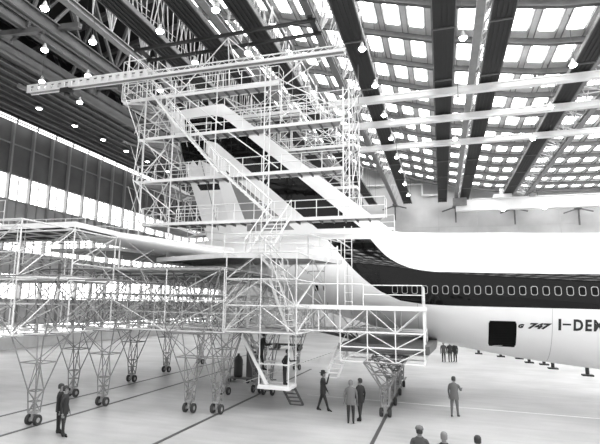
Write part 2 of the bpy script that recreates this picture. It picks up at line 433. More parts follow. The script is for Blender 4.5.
# ------------------------------------------------------------------ floor rails and line
for x, y0, y1, w in ((-2.5, 13, 37, 'under the fuselage dock, right of the standing men'), (-9.45, 13, 38, 'running to the stair tower, in the middle'), (-14.95, 10, 38, 'under the front row of dock legs at left'), (-17.4, 10, 60, 'farthest left, under the rear dock legs')):
    tag(MB().box(x-.07, x+.07, y0, y1, 0, .015).build('floor_rail', 'rail'), 'dark rail set in the concrete floor '+w, 'rail', 'rails in the floor')
tag(MB().box(-7, 25, 27.3, 27.36, 0, .012).build('floor_line', 'line'), 'thin pale line across the floor under the fuselage', 'line')

# ------------------------------------------------------------------ AIRLINER
YC = 30.7
ZT = [(-17.3, 8.75), (-16, 8.9), (-12, 9.15), (-8, 9.25), (-3, 9.2), (0, 9.07), (3, 9.0), (7, 8.87), (14, 8.75)]
ZB = [(-17.3, 8.0), (-16, 7.6), (-12, 6.15), (-8.2, 4.75), (-5.1, 4.0), (-2.3, 3.27), (.4, 2.75), (2.8, 2.35), (5.2, 2.05), (7.3, 1.85), (10, 1.7), (14, 1.7)]
WW = [(-17.3, .35), (-16, .6), (-12, 1.7), (-8.2, 2.35), (-5, 2.75), (-2, 3.05), (0, 3.18), (3, 3.25), (14, 3.25)]
SB = [(-6.28, 8.66), (-5.69, 8.06), (-5.18, 7.45), (-4.64, 6.87), (-3.93, 6.2), (-3.13, 5.6), (-2.09, 5.12), (-.92, 4.95), (.4, 4.9), (2.72, 4.88), (7, 4.86), (14, 4.84)]
ST = [(-6.28, 8.66), (-3.74, 8.6), (-3.24, 8.0), (-2.84, 7.58), (-2.46, 7.29), (-2.04, 7.06), (-1.52, 6.84), (-1.02, 6.73), (-.27, 6.63), (.46, 6.62), (2.81, 6.56), (7.1, 6.51), (14, 6.45)]
def smooth_itp(x, T, h=.8):
    return sum(itp(x+d*h, T) for d in (-1, -.5, 0, .5, 1))/5
zt = lambda x: smooth_itp(x, ZT); zb = lambda x: smooth_itp(x, ZB, 1.2); ww = lambda x: smooth_itp(x, WW, 1.2)
def ysurf(x, z, off=0.):
    a = (zt(x)+zb(x))/2; r = (zt(x)-zb(x))/2
    return YC-(ww(x)+off)*math.sqrt(max(0, 1-((z-a)/(r+off))**2))
plane = thing('airliner', 'white jumbo jet tail section with dark window stripe inside the docks', 'aircraft', (0, YC, 0))
xs = sorted(set([round(-17.3+i*.25, 3) for i in range(125)] + [-6.28, -3.74]))
mb = MB(); NA, NB, NC, ND = 8, 8, 12, 28
cols = []
for x in xs:
    a = (zt(x)+zb(x))/2; r = (zt(x)-zb(x))/2
    ang = lambda z: math.asin(max(-1, min(1, (z-a)/r)))
    s1 = itp(x, ST); s2 = itp(x, SB)
    if x < -6.28: s1 = min(8.66, a+r*.8); s2 = s1-.01
    t1, t2 = ang(s1), ang(s2)
    th = [PI/2+(t1-PI/2)*i/NA for i in range(NA)]+[t1+(t2-t1)*i/NB for i in range(NB)]+[t2+(-PI/2-t2)*i/NC for i in range(NC)]+[-PI/2-PI*i/ND for i in range(ND)]
    cols.append([(x, YC-ww(x)*math.cos(q), a+r*math.sin(q)) for q in th])
NR = len(cols[0])
vs = [p for c in cols for p in c]
for i in range(len(xs)-1):
    for j in range(NR):
        dark = NA <= j < NA+NB and xs[i] >= -6.281
        # mirrored stripe on the far side
        if j >= NA+NB+NC:
            zz = (cols[i][j][2]+cols[i][(j+1) % NR][2])/2; xm = (xs[i]+xs[i+1])/2
            dark = xm > -6.28 and itp(xm, SB) < zz < itp(xm, ST)
        mb.m.append(1 if dark else 0); mb.f.append([i*NR+j, i*NR+(j+1) % NR, (i+1)*NR+(j+1) % NR, (i+1)*NR+j])
mb.v = vs
mb.f.append(list(range(NR))); mb.m.append(0); mb.f.append([(len(xs)-1)*NR+j for j in range(NR)]); mb.m.append(0)
fus = mb.build('fuselage', ['white_paint', 'dark_paint'], plane, True)

# ---- fin
def split_poly(mb, outline, paints, th, base_mi):
    """side panels of a fin: outline in (x,z), coloured areas cut exactly along their borders"""
    for s in (-1, 1):
        bm = bmesh.new()
        vs = [bm.verts.new((x, 0, z)) for x, z in outline]
        bm.faces.new(vs)
        lines = set()
        for poly, mi in paints:
            for (a, b2), (c, d) in zip(poly, poly[1:]+poly[:1]): lines.add((a, b2, c, d))
        for k in range(int(min(z for x, z in outline)), int(max(z for x, z in outline))+1): lines.add((0, k+.03, 1, k+.03))
        for a, b2, c, d in sorted(lines):
            no = Vector((d-b2, 0, -(c-a))).normalized()
            bmesh.ops.bisect_plane(bm, geom=bm.verts[:]+bm.edges[:]+bm.faces[:], plane_co=(a, 0, b2), plane_no=no)
        def inside(x, z, poly):
            r = False
            for (a, b2), (c, d) in zip(poly, poly[1:]+poly[:1]):
                if (b2 > z) != (d > z) and x < (c-a)*(z-b2)/(d-b2)+a: r = not r
            return r
        bm.verts.ensure_lookup_table(); k = len(mb.v)
        for i, v in enumerate(bm.verts): v.index = i
        for v in bm.verts: mb.v.append((v.co.x, YC+s*th(v.co.x, v.co.z), v.co.z))
        for f in bm.faces:
            c = f.calc_center_median(); mi = base_mi
            for poly, m2 in paints:
                if inside(c.x, c.z, poly): mi = m2
            mb.f.append([k+v.index for v in f.verts]); mb.m.append(mi)
        bm.free()
FIN = [(-14.9, 9.0), (-2.4, 9.0), (-2.9, 9.5), (-13.12, 17.92), (-14.13, 18.7), (-18.7, 18.55), (-17.3, 15.53), (-15.14, 9.55)]
le = lambda z: -2.9+(z-9.5)*(-13.6+2.9)/(18.4-9.5)
te = lambda z: -15.14+(z-9.55)*(-18.6+15.14)/(18.55-9.55)
def thick(x, z):
    c = le(z)-te(z); u = max(0, min(1, (le(z)-x)/c)); tk = .45+(.15-.45)*min(1, max(0, (z-9)/9.5))
    return .02+tk*2.2*(math.sqrt(u)*(1-u))*.85
paints = [([(-17.67, 17.9), (-14.87, 17.9), (-14.09, 17.67), (-13.47, 17.2), (-11.8, 15.78), (-4.5, 9.5), (-15.14, 9.5), (-17.3, 15.53)], 1),
          ([(-15.27, 16.09), (-14.41, 15.8), (-7.19, 9.5), (-8.7, 9.5), (-15.3, 15.2)], 0),
          ([(-15.27, 16.09), (-14.5, 15.7), (-12.0, 9.9), (-12.0, 9.5), (-13.3, 9.5), (-14.9, 14.5)], 0),
          ([(-14.95, 14.5), (-14.4, 14.5), (-13.2, 11.6), (-12.0, 9.5), (-8.7, 9.5), (-13.9, 13.9), (-14.0, 14.6)], 2),
          ([(-15.0, 14.35), (-15.8, 14.7), (-15.9, 14.3), (-16.3, 14.75), (-16.5, 14.45), (-17.0, 14.6), (-17.3, 15.53), (-15.14, 9.4), (-13.0, 9.4), (-13.7, 12.2), (-14.6, 14.0)], 3),
          ([(-15.9, 12.95), (-14.2, 12.91), (-13.9, 12.45), (-15.6, 12.5)], 1),
          ([(-15.27, 16.09), (-14.5, 15.7), (-12.0, 9.9), (-12.0, 9.5), (-13.1, 9.5), (-14.7, 14.5)], 0),
          ([(-17.67, 17.9), (-17.1, 17.9), (-17.0, 16.9), (-17.5, 16.2), (-18.2, 16.2)], 0)]
mb = MB(); split_poly(mb, FIN, paints, thick, 0)
bm = bmesh.new()
mb.build('fin', ['white_paint', 'dark_paint', 'grey_paint', 'primer_white'], plane)
bm.free()
MB().bar((-13.95, YC-.42, 9.6), (-15.6, YC-.2, 14.6), .05, .02).build('rudder_hinge_line', 'steel_mid', plane)
# dorsal fillet
MB().add
b = MB(); k = 10
for i in range(k+1):
    x = -2.4+i*.28; h = 9.6-.045*i*i*.12 if False else 9.55-.35*i/k-.0*i
    w = .35*(1-i/k)+.03
    b.v += [(x-2.5, YC-w*1.6, zt(x)-.25), (x-2.5, YC, h+.1*(1-i/k)), (x-2.5, YC+w*1.6, zt(x)-.25)]
for i in range(k): b.f += [[3*i, 3*i+1, 3*i+4, 3*i+3], [3*i+1, 3*i+2, 3*i+5, 3*i+4]]; b.m += [0, 0]
b.f += [[0, 2, 1], [3*k, 3*k+1, 3*k+2]]; b.m += [0, 0]
b.build('dorsal_fillet', 'white_paint', plane, True)

# ---- stabilisers
def foil(name, s):
    mb = MB(); st = []
    for i in range(9):
        t = i/8; y = YC+s*(1.2+t*9.8)
        xl = -8.2-(t*9.8)*.86; xt = -14.6-(t*9.8)*.42; z = 7.2+t*1.0; th = .42*(1-t)+.14*t
        ring = []
        for u, k in ((0, 0), (.06, .55), (.2, .95), (.4, 1.), (.7, .6), (1, .03), (.7, -.45), (.4, -.8), (.2, -.8), (.06, -.5)):
            ring.append((xl+(xt-xl)*u, y, z+k*th))
        st.append(ring)
    n = 10
    mb.v = [p for r in st for p in r]
    for i in range(8):
        for j in range(n): mb.f.append([i*n+j, i*n+(j+1) % n, (i+1)*n+(j+1) % n, (i+1)*n+j]); mb.m.append(0)
    mb.f += [list(range(n)), [8*n+j for j in range(n)]]; mb.m += [0, 0]
    return mb.build(name, 'white_paint', plane, True)
foil('stabilizer', -1); foil('stabilizer', 1)

# ---- windows, doors, markings
def rr(w, h, r, n=5):
    pts = []
    for cx, cz, a0 in ((w-r, h-r, 0), (-w+r, h-r, 90), (-w+r, -h+r, 180), (w-r, -h+r, 270)):
        for i in range(n): a = math.radians(a0+90*i/(n-1)); pts.append((cx+r*math.cos(a), cz+r*math.sin(a)))
    return pts
def panel(x, z, outer, off=.012, inner=None, mb=None):
    mb = mb or MB(); k = len(mb.v); n = len(outer)
    if inner:
        for px, pz in outer: mb.v.append((x+px, ysurf(x+px, z+pz, off), z+pz))
        for px, pz in inner: mb.v.append((x+px, ysurf(x+px, z+pz, off), z+pz))
        for i in range(n): mb.f.append([k+i, k+(i+1) % n, k+n+(i+1) % n, k+n+i]); mb.m.append(0)
    else:
        for px, pz in outer: mb.v.append((x+px, ysurf(x+px, z+pz, off), z+pz))
        mb.f.append([k+i for i in range(n)]); mb.m.append(0)
    return mb
for i in range(21):
    x = -2.33+.508*i
    if 4.6 < x < 4.6: continue
    o = panel(x, 5.7, rr(.15, .22, .1), .014, rr(.122, .192, .085)).build('window_frame', 'window_trim', plane)
    panel(x, 5.7, rr(.122, .192, .085), .008).build('pane', 'glass_dark', o)
# aft cabin door
d = MB()
def ring_strip(x, z, w, h, r, t, off=.012): return panel(x, z, rr(w, h, r), off, rr(w-t, h-t, max(.02, r-t)))
dr = ring_strip(-6.75, 5.75, .53, .98, .12, .035).build('cabin_door', 'steel_mid', plane)
panel(-6.78, 5.75, rr(.11, .19, .09), .016).build('door_window', 'glass_dark', dr)
panel(-6.35, 5.75, rr(.03, .12, .02), .02).build('door_handle', 'steel_mid', dr)
b = MB()
for x in (-11.5, -9.2, -4.9, -1.2, 5.0, 9.):
    z0, z1 = zb(x)+.05, min(zt(x)-.3, itp(x, SB)-.02 if x > -6.28 else 99)
    N = 24; k = len(b.v)
    for i in range(N+1):
        z = z0+(z1-z0)*i/N
        b.v += [(x-.012, ysurf(x, z, .006), z), (x+.012, ysurf(x, z, .006), z)]
    for i in range(N): b.f.append([k+2*i, k+2*i+1, k+2*i+3, k+2*i+2]); b.m.append(0)
b.build('panel_seam', 'kerb', plane)
# bulk cargo opening: flat black patch on the skin, the hold's shade painted in
cg = panel(2.84, 3.5, rr(.66, .7, .1), .01)
# subdivide the black patch so it follows the curved skin
b = MB(); N = 10
for j in range(N+1):
    z = 2.88+(4.2-2.88)*j/N
    inset = .06 if j in (0, N) else 0
    b.v += [(2.2+inset, ysurf(2.2, z, .012), z), (3.46-inset, ysurf(3.46, z, .012), z)]
for j in range(N): b.f.append([2*j, 2*j+1, 2*j+3, 2*j+2]); b.m.append(0)
b.build('cargo_opening_shade', 'black', plane)

def lettering(txt, x, z, size, shear, name, sx=1., spacing=1., bold=.0):
    cu = bpy.data.curves.new(name, 'FONT'); cu.body = txt; cu.size = size; cu.shear = shear; cu.space_character = spacing
    cu.resolution_u = 3; cu.offset = bold
    o = bpy.data.objects.new(name, cu); COL.objects.link(o)
    me = bpy.data.meshes.new_from_object(o.evaluated_get(bpy.context.evaluated_depsgraph_get()))
    bpy.data.objects.remove(o)
    bm = bmesh.new(); bm.from_mesh(me)
    bmesh.ops.triangulate(bm, faces=bm.faces[:])
    for k in range(1, 8):
        zz = size*k/8; bmesh.ops.bisect_plane(bm, geom=bm.verts[:]+bm.edges[:]+bm.faces[:], plane_co=(0, zz-.1*size, 0), plane_no=(0, 1, 0))
    for v in bm.verts:
        X = x+v.co.x*sx; Z = z+v.co.y; v.co = (X, ysurf(X, Z, .014)-YC, Z)
    bm.to_mesh(me); bm.free(); me.materials.clear(); me.materials.append(M['letter'])
    q = bpy.data.objects.new(name, me); COL.objects.link(q); q.parent = plane; return q
bpy.context.view_layer.update()
lettering('I', 5.23, 3.86, .72, 0, 'registration_lettering', .9, 1.0, .03)
b = MB()
for q in range(3): x0, x1 = 5.43+q*.115, 5.545+q*.115; b.v += [(x0, ysurf(x0, 4.08, .014), 4.08), (x1, ysurf(x1, 4.08, .014), 4.08), (x1, ysurf(x1, 4.16, .014), 4.16), (x0, ysurf(x0, 4.16, .014), 4.16)]; b.f.append([4*q+i for i in range(4)]); b.m.append(0)
b.build('registration_lettering', 'letter', plane)
lettering('DEM', 5.86, 3.86, .72, 0, 'registration_lettering', .78, 1.22, .026)
lettering('747', 3.93, 3.88, .36, .35, 'type_lettering', 1.6, 1.0, .02)
lettering('G', 3.5, 3.9, .24, .35, 'type_lettering', 1.25, 1.0, .02)

# ------------------------------------------------------------------ scaffold helpers
def rail(mb, pts, h=1.05, r=.026, step=1.3, closed=False):
    if closed: pts = pts+[pts[0]]
    for p, q in zip(pts, pts[1:]):
        p, q = Vector(p), Vector(q); L = (q-p).length; n = max(1, round(L/step)); up = Vector((0, 0, 1))
        for k in (h, h*.55): mb.tube(p+up*k, q+up*k, r, 4)
        for i in range(n+1): c = p+(q-p)*i/n; mb.tube(c, c+up*h, r, 4)
def stair(mb, p, q, w=.7, ax=(0, 1, 0), step=.24, r=.03, rails=True):
    p, q, ax = Vector(p), Vector(q), Vector(ax).normalized()*w/2
    n = max(2, int(abs(q.z-p.z)/step))
    for s in (-1, 1):
        mb.bar(p+ax*s, q+ax*s, .05, .11)
        if rails:
            u = Vector((0, 0, .95)); mb.tube(p+ax*s+u, q+ax*s+u, r, 4)
            for i in range(0, n+1, max(1, n//4)): c = p+(q-p)*i/n+ax*s; mb.tube(c, c+u, r*.8, 4)
    d = q-p; hd = Vector((d.x, d.y, 0))
    hd = hd.normalized()*.1 if hd.length > .01 else Vector((.02, 0, 0))
    for i in range(n+1):
        c = p+d*i/n
        vs = [c+ax-hd, c-ax-hd, c-ax+hd, c+ax+hd]; vs += [v-Vector((0, 0, .035)) for v in vs]
        mb.add(vs, [[0, 1, 2, 3], [7, 6, 5, 4], [0, 4, 5, 1], [1, 5, 6, 2], [2, 6, 7, 3], [3, 7, 4, 0]])
def spaceframe(mb, xs, ys, zs, r=.034, inner=False, seed=0, braces=True):
    rnd = random.Random(seed)
    for x in xs:
        for y in ys:
            edge = x in (xs[0], xs[-1]) or y in (ys[0], ys[-1])
            if edge or inner: mb.tube((x, y, zs[0]), (x, y, zs[-1]), r, 5)
    for z in zs:
        for y in ys: mb.tube((xs[0], y, z), (xs[-1], y, z), r*1.15, 5)
        for x in xs: mb.tube((x, ys[0], z), (x, ys[-1], z), r*1.15, 5)
    if not braces: return
    for z0, z1 in zip(zs, zs[1:]):
        for y in (ys if inner else (ys[0], ys[-1])):
            for i, (a, c) in enumerate(zip(xs, xs[1:])):
                if (i % 2 == 0): mb.tube((a, y, z0), (c, y, z1), r*.8, 4)
                else: mb.tube((a, y, z1), (c, y, z0), r*.8, 4)
        for x in (xs if inner else (xs[0], xs[-1])):
            for i, (a, c) in enumerate(zip(ys, ys[1:])):
                if (i % 2 == 0): mb.tube((x, a, z0), (x, c, z1), r*.8, 4)
                else: mb.tube((x, a, z1), (x, c, z0), r*.8, 4)
def deck_mb(pts, z, t=.1):
    return MB().prism(pts, z-t, z)
def fascia_mb(pts, z, h=.28, w=.07):
    b = MB()
    for p, q in zip(pts, pts[1:]+pts[:1]):
        b.bar((p[0], p[1], z-h/2+.02), (q[0], q[1], z-h/2+.02), w, h)
    return b
def joists_mb(x0, x1, y0, y1, z, step=.6):
    b = MB(); x = x0+.2
    while x < x1: b.box(x-.03, x+.03, y0, y1, z-.22, z-.1); x += step
    return b
wheel_src = []
def leg(parent, x, y, ztop, wt=1.0, dt=.9, r=.028, wr=1.):
    b = MB(); z0, z1 = .5, 1.3; n0, n1 = .15, .2
    cs = ((-1, -1), (1, -1), (1, 1), (-1, 1))
    def pt(c, z):
        if z <= z1: w = n0+(n1-n0)*(z-z0)/(z1-z0); return (x+c[0]*w, y+c[1]*w, z)
        u = (z-z1)/(ztop-z1); return (x+c[0]*(n1+(wt-n1)*u), y+c[1]*(n1+(dt-n1)*u), z)
    for c in cs: b.tube(pt(c, z0), pt(c, z1), r); b.tube(pt(c, z1), pt(c, ztop), r)
    lv = [z0, .9, z1, z1+(ztop-z1)*.5, ztop]
    for i, z in enumerate(lv):
        for k in range(4): b.tube(pt(cs[k], z), pt(cs[(k+1) % 4], z), r*.8, 4)
        if i:
            for k in range(4):
                a, c = (cs[k], cs[(k+1) % 4]) if (i+k) % 2 else (cs[(k+1) % 4], cs[k])
                b.tube(pt(a, lv[i-1]), pt(c, z), r*.75, 4)
    o = b.build('leg', 'tube_leg', parent)
    w = MB(); w.box(x-.17, x+.17, y-.17, y+.17, .46, .54); w.box(x-.05, x+.05, y-.1, y+.1, .18, .5); w.tube((x-.26*wr, y, .27*wr), (x+.26*wr, y, .27*wr), .05, 6); w.tube((x, y, .5), (x, y, .95), .07, 6)
    w.build('bogie', 'bogie', o)
    for s in (-1, 1):
        q = MB(); c = (x+s*.25*wr, y, .27*wr)
        N = 18; prof = ((.12, -.04), (.23, -.075), (.265, -.05), (.265, .05), (.23, .075), (.12, .04))
        for rr_, dx in prof:
            for i in range(N): a = 2*PI*i/N; q.v.append((c[0]+dx, c[1]+wr*rr_*math.cos(a), c[2]+wr*rr_*math.sin(a)))
        for k in range(len(prof)-1):
            for i in range(N): q.f.append([k*N+i, k*N+(i+1) % N, (k+1)*N+(i+1) % N, (k+1)*N+i]); q.m.append(0)
        q.f += [list(range(N)), [(len(prof)-1)*N+i for i in range(N)]]; q.m += [1, 1]
        q.build('wheel', ['tyre', 'bogie'], o)
    return o

# ------------------------------------------------------------------ stabiliser dock (lower, big)
D = thing('stabilizer_dock', 'large white tubular dock on wheeled lattice legs under the tailplane', 'scaffold', (-14, 26, 0))
for x, y, zt_, wt in [(x, y, z, w*.8) for x, y, z, w in ((-15.1, 16.3, 3.45, 1.0), (-15.0, 20.4, 3.45, 1.1), (-17.7, 21.6, 3.45, 1.1), (-17.8, 26.9, 3.45, 1.1), (-18.1, 31.5, 3.45, 1.0), (-18.1, 36.7, 3.45, 1.0),
                  (-10.7, 20.8, 3.5, 1.15), (-9.5, 21.1, 3.5, 1.0), (-11., 25.4, 3.5, .9), (-9.7, 26.7, 3.5, 1.0), (-10.3, 37, 3.5, 1.))]:
    leg(D, x, y, zt_, wt, .7, wr=.78)
f = MB(); spaceframe(f, [-24.5, -21.4, -18.3, -15.3], [15.0, 18.0, 21.0], [3.45, 5.7, 7.9], inner=False, seed=1); f.build('lattice_frame', 'tube', D)
f = MB(); spaceframe(f, [-18.3, -15.3, -12.3, -9.3], [21.0, 24, 27., 31, 35, 38.5], [3.5, 4.9, 6.4], inner=True, seed=2, r=.03); f.build('lattice_frame', 'tube', D)
for x, y in ((-17.7, 21.6), (-17.8, 26.9), (-15.0, 20.4), (-15.1, 16.3), (-18.1, 31.5), (-18.1, 36.7), (-10.7, 20.8), (-11., 25.4), (-10.3, 37)):
    f = MB(); top_ = 5.7 if y < 21.5 and x < -14 else 6.3
    cs = ((-1, -1), (1, -1), (1, 1), (-1, 1))
    for k, (sx, sy) in enumerate(cs):
        ex, ey = cs[(k+1) % 4]
        f.tube((x+sx*.85, y+sy*.7, 3.45), (x+sx*2.0, y+sy*1.5, top_), .03, 4); f.tube((x+sx*.85, y+sy*.7, 3.45), (x+ex*2.0, y+ey*1.5, top_), .026, 4)
        f.tube((x+sx*.85, y+sy*.7, 3.45), (x+ex*.85, y+ey*.7, 3.45), .026, 4); f.tube((x+sx*2., y+sy*1.5, top_), (x+ex*2., y+ey*1.5, top_), .026, 4)
    f.build('brace', 'tube_leg', D)
f = MB(); spaceframe(f, [-18.6, -17.0, -15.4, -13.8, -12.2, -10.6, -9.3], [22.5, 25.5, 29, 33, 37], [3.6, 4.3, 5.2], inner=True, seed=5, r=.022); f.build('lattice_frame', 'tube', D)
f = MB(); spaceframe(f, [-24.5, -22.9, -19.8, -17.0], [16.5, 19.5, 22.5], [3.45, 4.6, 5.7, 6.8, 7.9], inner=True, seed=6, r=.024); f.build('lattice_frame', 'tube', D)
PX = [(-20.5, 22.3), (-16.2, 22.3), (-13.6, 33.), (-17.8, 36.)]
deck_mb(PX, 7.55, .1).build('deck', 'deck', D); fascia_mb(PX, 7.58, .16).build('fascia', 'tube', D)
f = MB()
# upper tier carrying the top deck
E1 = [(-24.5, 18.2), (-15.3, 18.0), (-15.4, 21.5), (-13.4, 27.5), (-11.8, 30)]
top = [(-15.3, 18.0), (-15.4, 21.5), (-14.4, 24.5), (-13.4, 27.5), (-12.4, 29.6)]
for i, (x, y) in enumerate(top):
    f.tube((x, y, 6.4 if i else 3.5), (x, y, 8.2), .036)
    if i: a = top[i-1]; f.tube((a[0], a[1], 6.4), (x, y, 8.1), .03, 4); f.tube((a[0], a[1], 8.1), (x, y, 6.4), .03, 4); f.tube((a[0], a[1], 6.4), (x, y, 6.4), .035)
for (x, y) in top:
    f.tube((x, y, 8.), (x-3.2, y+.4, 6.4), .03, 4); f.tube((x-3.2, y+.4, 6.4), (x-3.2, y+.4, 8.1), .03, 4); f.tube((x-6, y+.4, 6.4), (x-6, y+.4, 8.1), .03, 4); f.tube((x, y, 8.08), (x-6, y+.4, 8.1), .03, 4)
f.build('lattice_frame', 'tube', D)
P1 = [(-25, 18.0), (-15.3, 18.0), (-15.4, 21.5), (-13.4, 27.5), (-12.2, 29.6), (-13.2, 29.8), (-15., 27.9), (-17.2, 22.6), (-25, 22.2)]
j = deck_mb(P1, 8.25)
for i in range(16): x = -24.6+i*.6; j.box(x-.03, x+.03, 18.05, 22.1, 8.0, 8.16, 1)
j.build('deck', ['deck', 'steel_mid'], D); fascia_mb(P1, 8.25, .24).build('fascia', 'tube_white', D)
r_ = MB(); rail(r_, [(-25, 22.2, 8.25), (-17.2, 22.6, 8.25), (-15., 27.9, 8.25), (-13.3, 29.8, 8.25)]); r_.build('railing', 'tube', D); r_ = MB(); rail(r_, [(-25, 18, 8.25), (-19.5, 18., 8.25)], 1.2); r_.build('railing', 'tube', D)
# mid decks
P2 = [(-18.3, 21.), (-9.3, 21), (-9.3, 27.2), (-18.3, 27.2)]
deck_mb([(-18.3, 21.5), (-9.3, 21.5), (-9.3, 27.), (-12.7, 27.), (-12.7, 34.6), (-9.3, 35.), (-9.3, 38.5), (-18.3, 38.5)], 6.42, .08).build('deck', 'deck', D)
deck_mb([(-18.3, 27.), (-9.3, 27.), (-9.3, 31), (-18.3, 31)], 4.95, .08).build('deck', 'deck', D)
deck_mb([(-24.5, 18.), (-15.3, 18), (-15.3, 21), (-24.5, 21)], 5.75, .08).build('deck', 'deck', D)
fascia_mb([(-18.3, 24.), (-9.3, 24), (-9.3, 27.), (-18.3, 27.)], 6.45, .18).build('fascia', 'tube_white', D)
fascia_mb([(-24.5, 18.), (-15.3, 18), (-15.3, 21), (-24.5, 21)], 5.8, .16).build('fascia', 'tube_white', D)
# stair tower at its right end
T = thing('stair_tower', 'square tubular stair tower between the tail dock and the fuselage dock', 'scaffold', (-7.7, 23.5, 0))
f = MB(); spaceframe(f, [-9.3, -7.6, -5.95], [21.2, 24.2, 26.8], [3.55, 4.72, 5.9, 7.1], inner=False, r=.03); f.build('lattice_frame', 'tube', T)
f = MB()
for x, y in ((-9.3, 21.2), (-5.95, 21.2)): f.tube((x, y, 3.55), (x, y, .0+.9), .04)
PT = [(-9.3, 21.2), (-5.95, 21.2), (-5.95, 24.2), (-9.3, 24.2)]
deck_mb(PT, 3.6, .08).build('deck', 'deck', T); 
PU = [(-14.9, 24.3), (-9.9, 22.2), (-5.95, 23.2), (-5.0, 26.6), (-14.0, 27.6)]
deck_mb(PU, 7.15, .1).build('deck', 'deck', T); fascia_mb(PU, 7.2, .24).build('fascia', 'tube', T)
r_ = MB(); rail(r_, [(-9.9, 22.2, 7.15), (-5.95, 23.2, 7.15), (-5, 26.6, 7.15)], 1.0); r_.build('railing', 'tube', T)
s_ = MB(); stair(s_, (-6.9, 22.6, 5.9), (-8.1, 22.6, 7.1), .8, (0, 1, 0)); s_.build('stairs', 'stair', T)
s_ = MB(); stair(s_, (-6.4, 22.2, 3.6), (-7.3, 22.2, 5.9), .7, (.3, 1, 0)); s_.build('stairs', 'stair', T)
# hanging access cage with its ladder
f = MB(); c0 = [(-8.0, 22.3), (-6.6, 22.3), (-6.6, 23.5), (-8.0, 23.5)]
for i, (x, y) in enumerate(c0):
    f.tube((x, y, 1.15), (x, y, 3.6), .035); x2, y2 = c0[(i+1) % 4]
    for z in (1.15, 2.1): f.tube((x, y, z), (x2, y2, z), .035)
f.bar((-9.0, 22.3, 3.5), (-7.6, 22.3, 1.2), .08, .14); f.build('access_cage', 'tube_white', T)
MB().box(-8.05, -6.55, 22.25, 23.55, 1.0, 1.14).build('cage_floor', 'tube_white', T)
s_ = MB(); stair(s_, (-8.9, 22.9, 3.5), (-7.8, 22.9, 1.2), .7, (0, 1, 0), rails=False); s_.build('stairs', 'stair', T)
s_ = MB(); stair(s_, (-7.0, 23.5, 1.05), (-6.8, 24.5, .02), .62, (1, 0, 0), rails=False, step=.2); s_.build('ladder', 'steel_mid', T)
for x, y in ((-9.3, 21.2),): pass
leg(T, -8.9, 26.3, 3.5, .5, .5)

# ------------------------------------------------------------------ fuselage dock
G = thing('fuselage_dock', 'low white dock standing under the fuselage beside the aft cabin door', 'scaffold', (-3.5, 25, 0))
f = MB(); xs_ = [-6.6, -5.5, -4.48, -3.24, -2.0, -.78]
spaceframe(f, xs_, [23.5, 25.5, 27.0], [3.62, 4.7], r=.034); 
spaceframe(f, xs_[2:], [23.5, 25.5, 28, 31, 33.5], [2.3, 2.95, 3.62], r=.03)
f.build('lattice_frame', 'tube_white', G)
PD = [(-6.9, 23.4), (-.75, 23.4), (-.75, 27.35), (-6.9, 27.35)]
deck_mb(PD, 4.75, .08).build('deck', 'deck', G); fascia_mb(PD, 4.8, .2).build('fascia', 'tube_white', G)
PE = [(-4.6, 23.9), (-.6, 23.9), (-.35, 28), (-.35, 33.5), (-.9, 34.3), (-4.5, 34.3), (-4.5, 24.2)]
deck_mb(PE, 3.05, .35).build('deck', 'steel_mid', G)
fascia_mb(PE, 3.06, .3).build('fascia', 'steel_mid', G)
r_ = MB(); rail(r_, [(-3.4, 23.45, 4.8), (-.8, 23.45, 4.8), (-.8, 26.5, 4.8)], .95, .022, 1.8)
for x in (-6.6, -4.6): r_.tube((x, 23.5, 4.8), (x, 23.5, 7.6), .035)
r_.tube((-6.6, 23.5, 7.5), (-4.6, 23.5, 7.5), .035); r_.tube((-4.6, 23.5, 7.9), (-4.6, 27, 7.9), .035); r_.tube((-6.6, 23.5, 5.8), (-3.4, 23.5, 5.8), .03); r_.tube((-6.6, 23.5, 4.8), (-4.6, 23.5, 7.5), .025, 4)
for x in (-4.45, -4.1): r_.tube((x, 24.6, 4.8), (x, 24.6, 8.7), .02)
for k in range(9): r_.tube((-4.45, 24.6, 5+k*.42), (-4.1, 24.6, 5+k*.42), .012, 4)
r_.build('railing', 'tube_white', G)
for y in (23.6, 26.4, 29.4, 32.4): leg(G, -2.5, y, 2.35, .85, .6, r=.036, wr=.72)
s_ = MB(); stair(s_, (-4.95, 23.9, 1.5), (-4.5, 24.6, 2.9), .55, (1, 0, 0), step=.2, rails=False); s_.build('ladder', 'tube_white', G)
f = MB(); f.tube((-9.5, 24.2, .9), (-5.0, 24.0, 2.6), .02, 4); f.build('stay_rod', 'tube', G)
f = MB()
for k in range(7): f.bar((-6.2+k*.35, 25.8, 3.5), (-4.4, 28.5, 2.9), .06, .06)
f.build('brace', 'steel_mid', G)

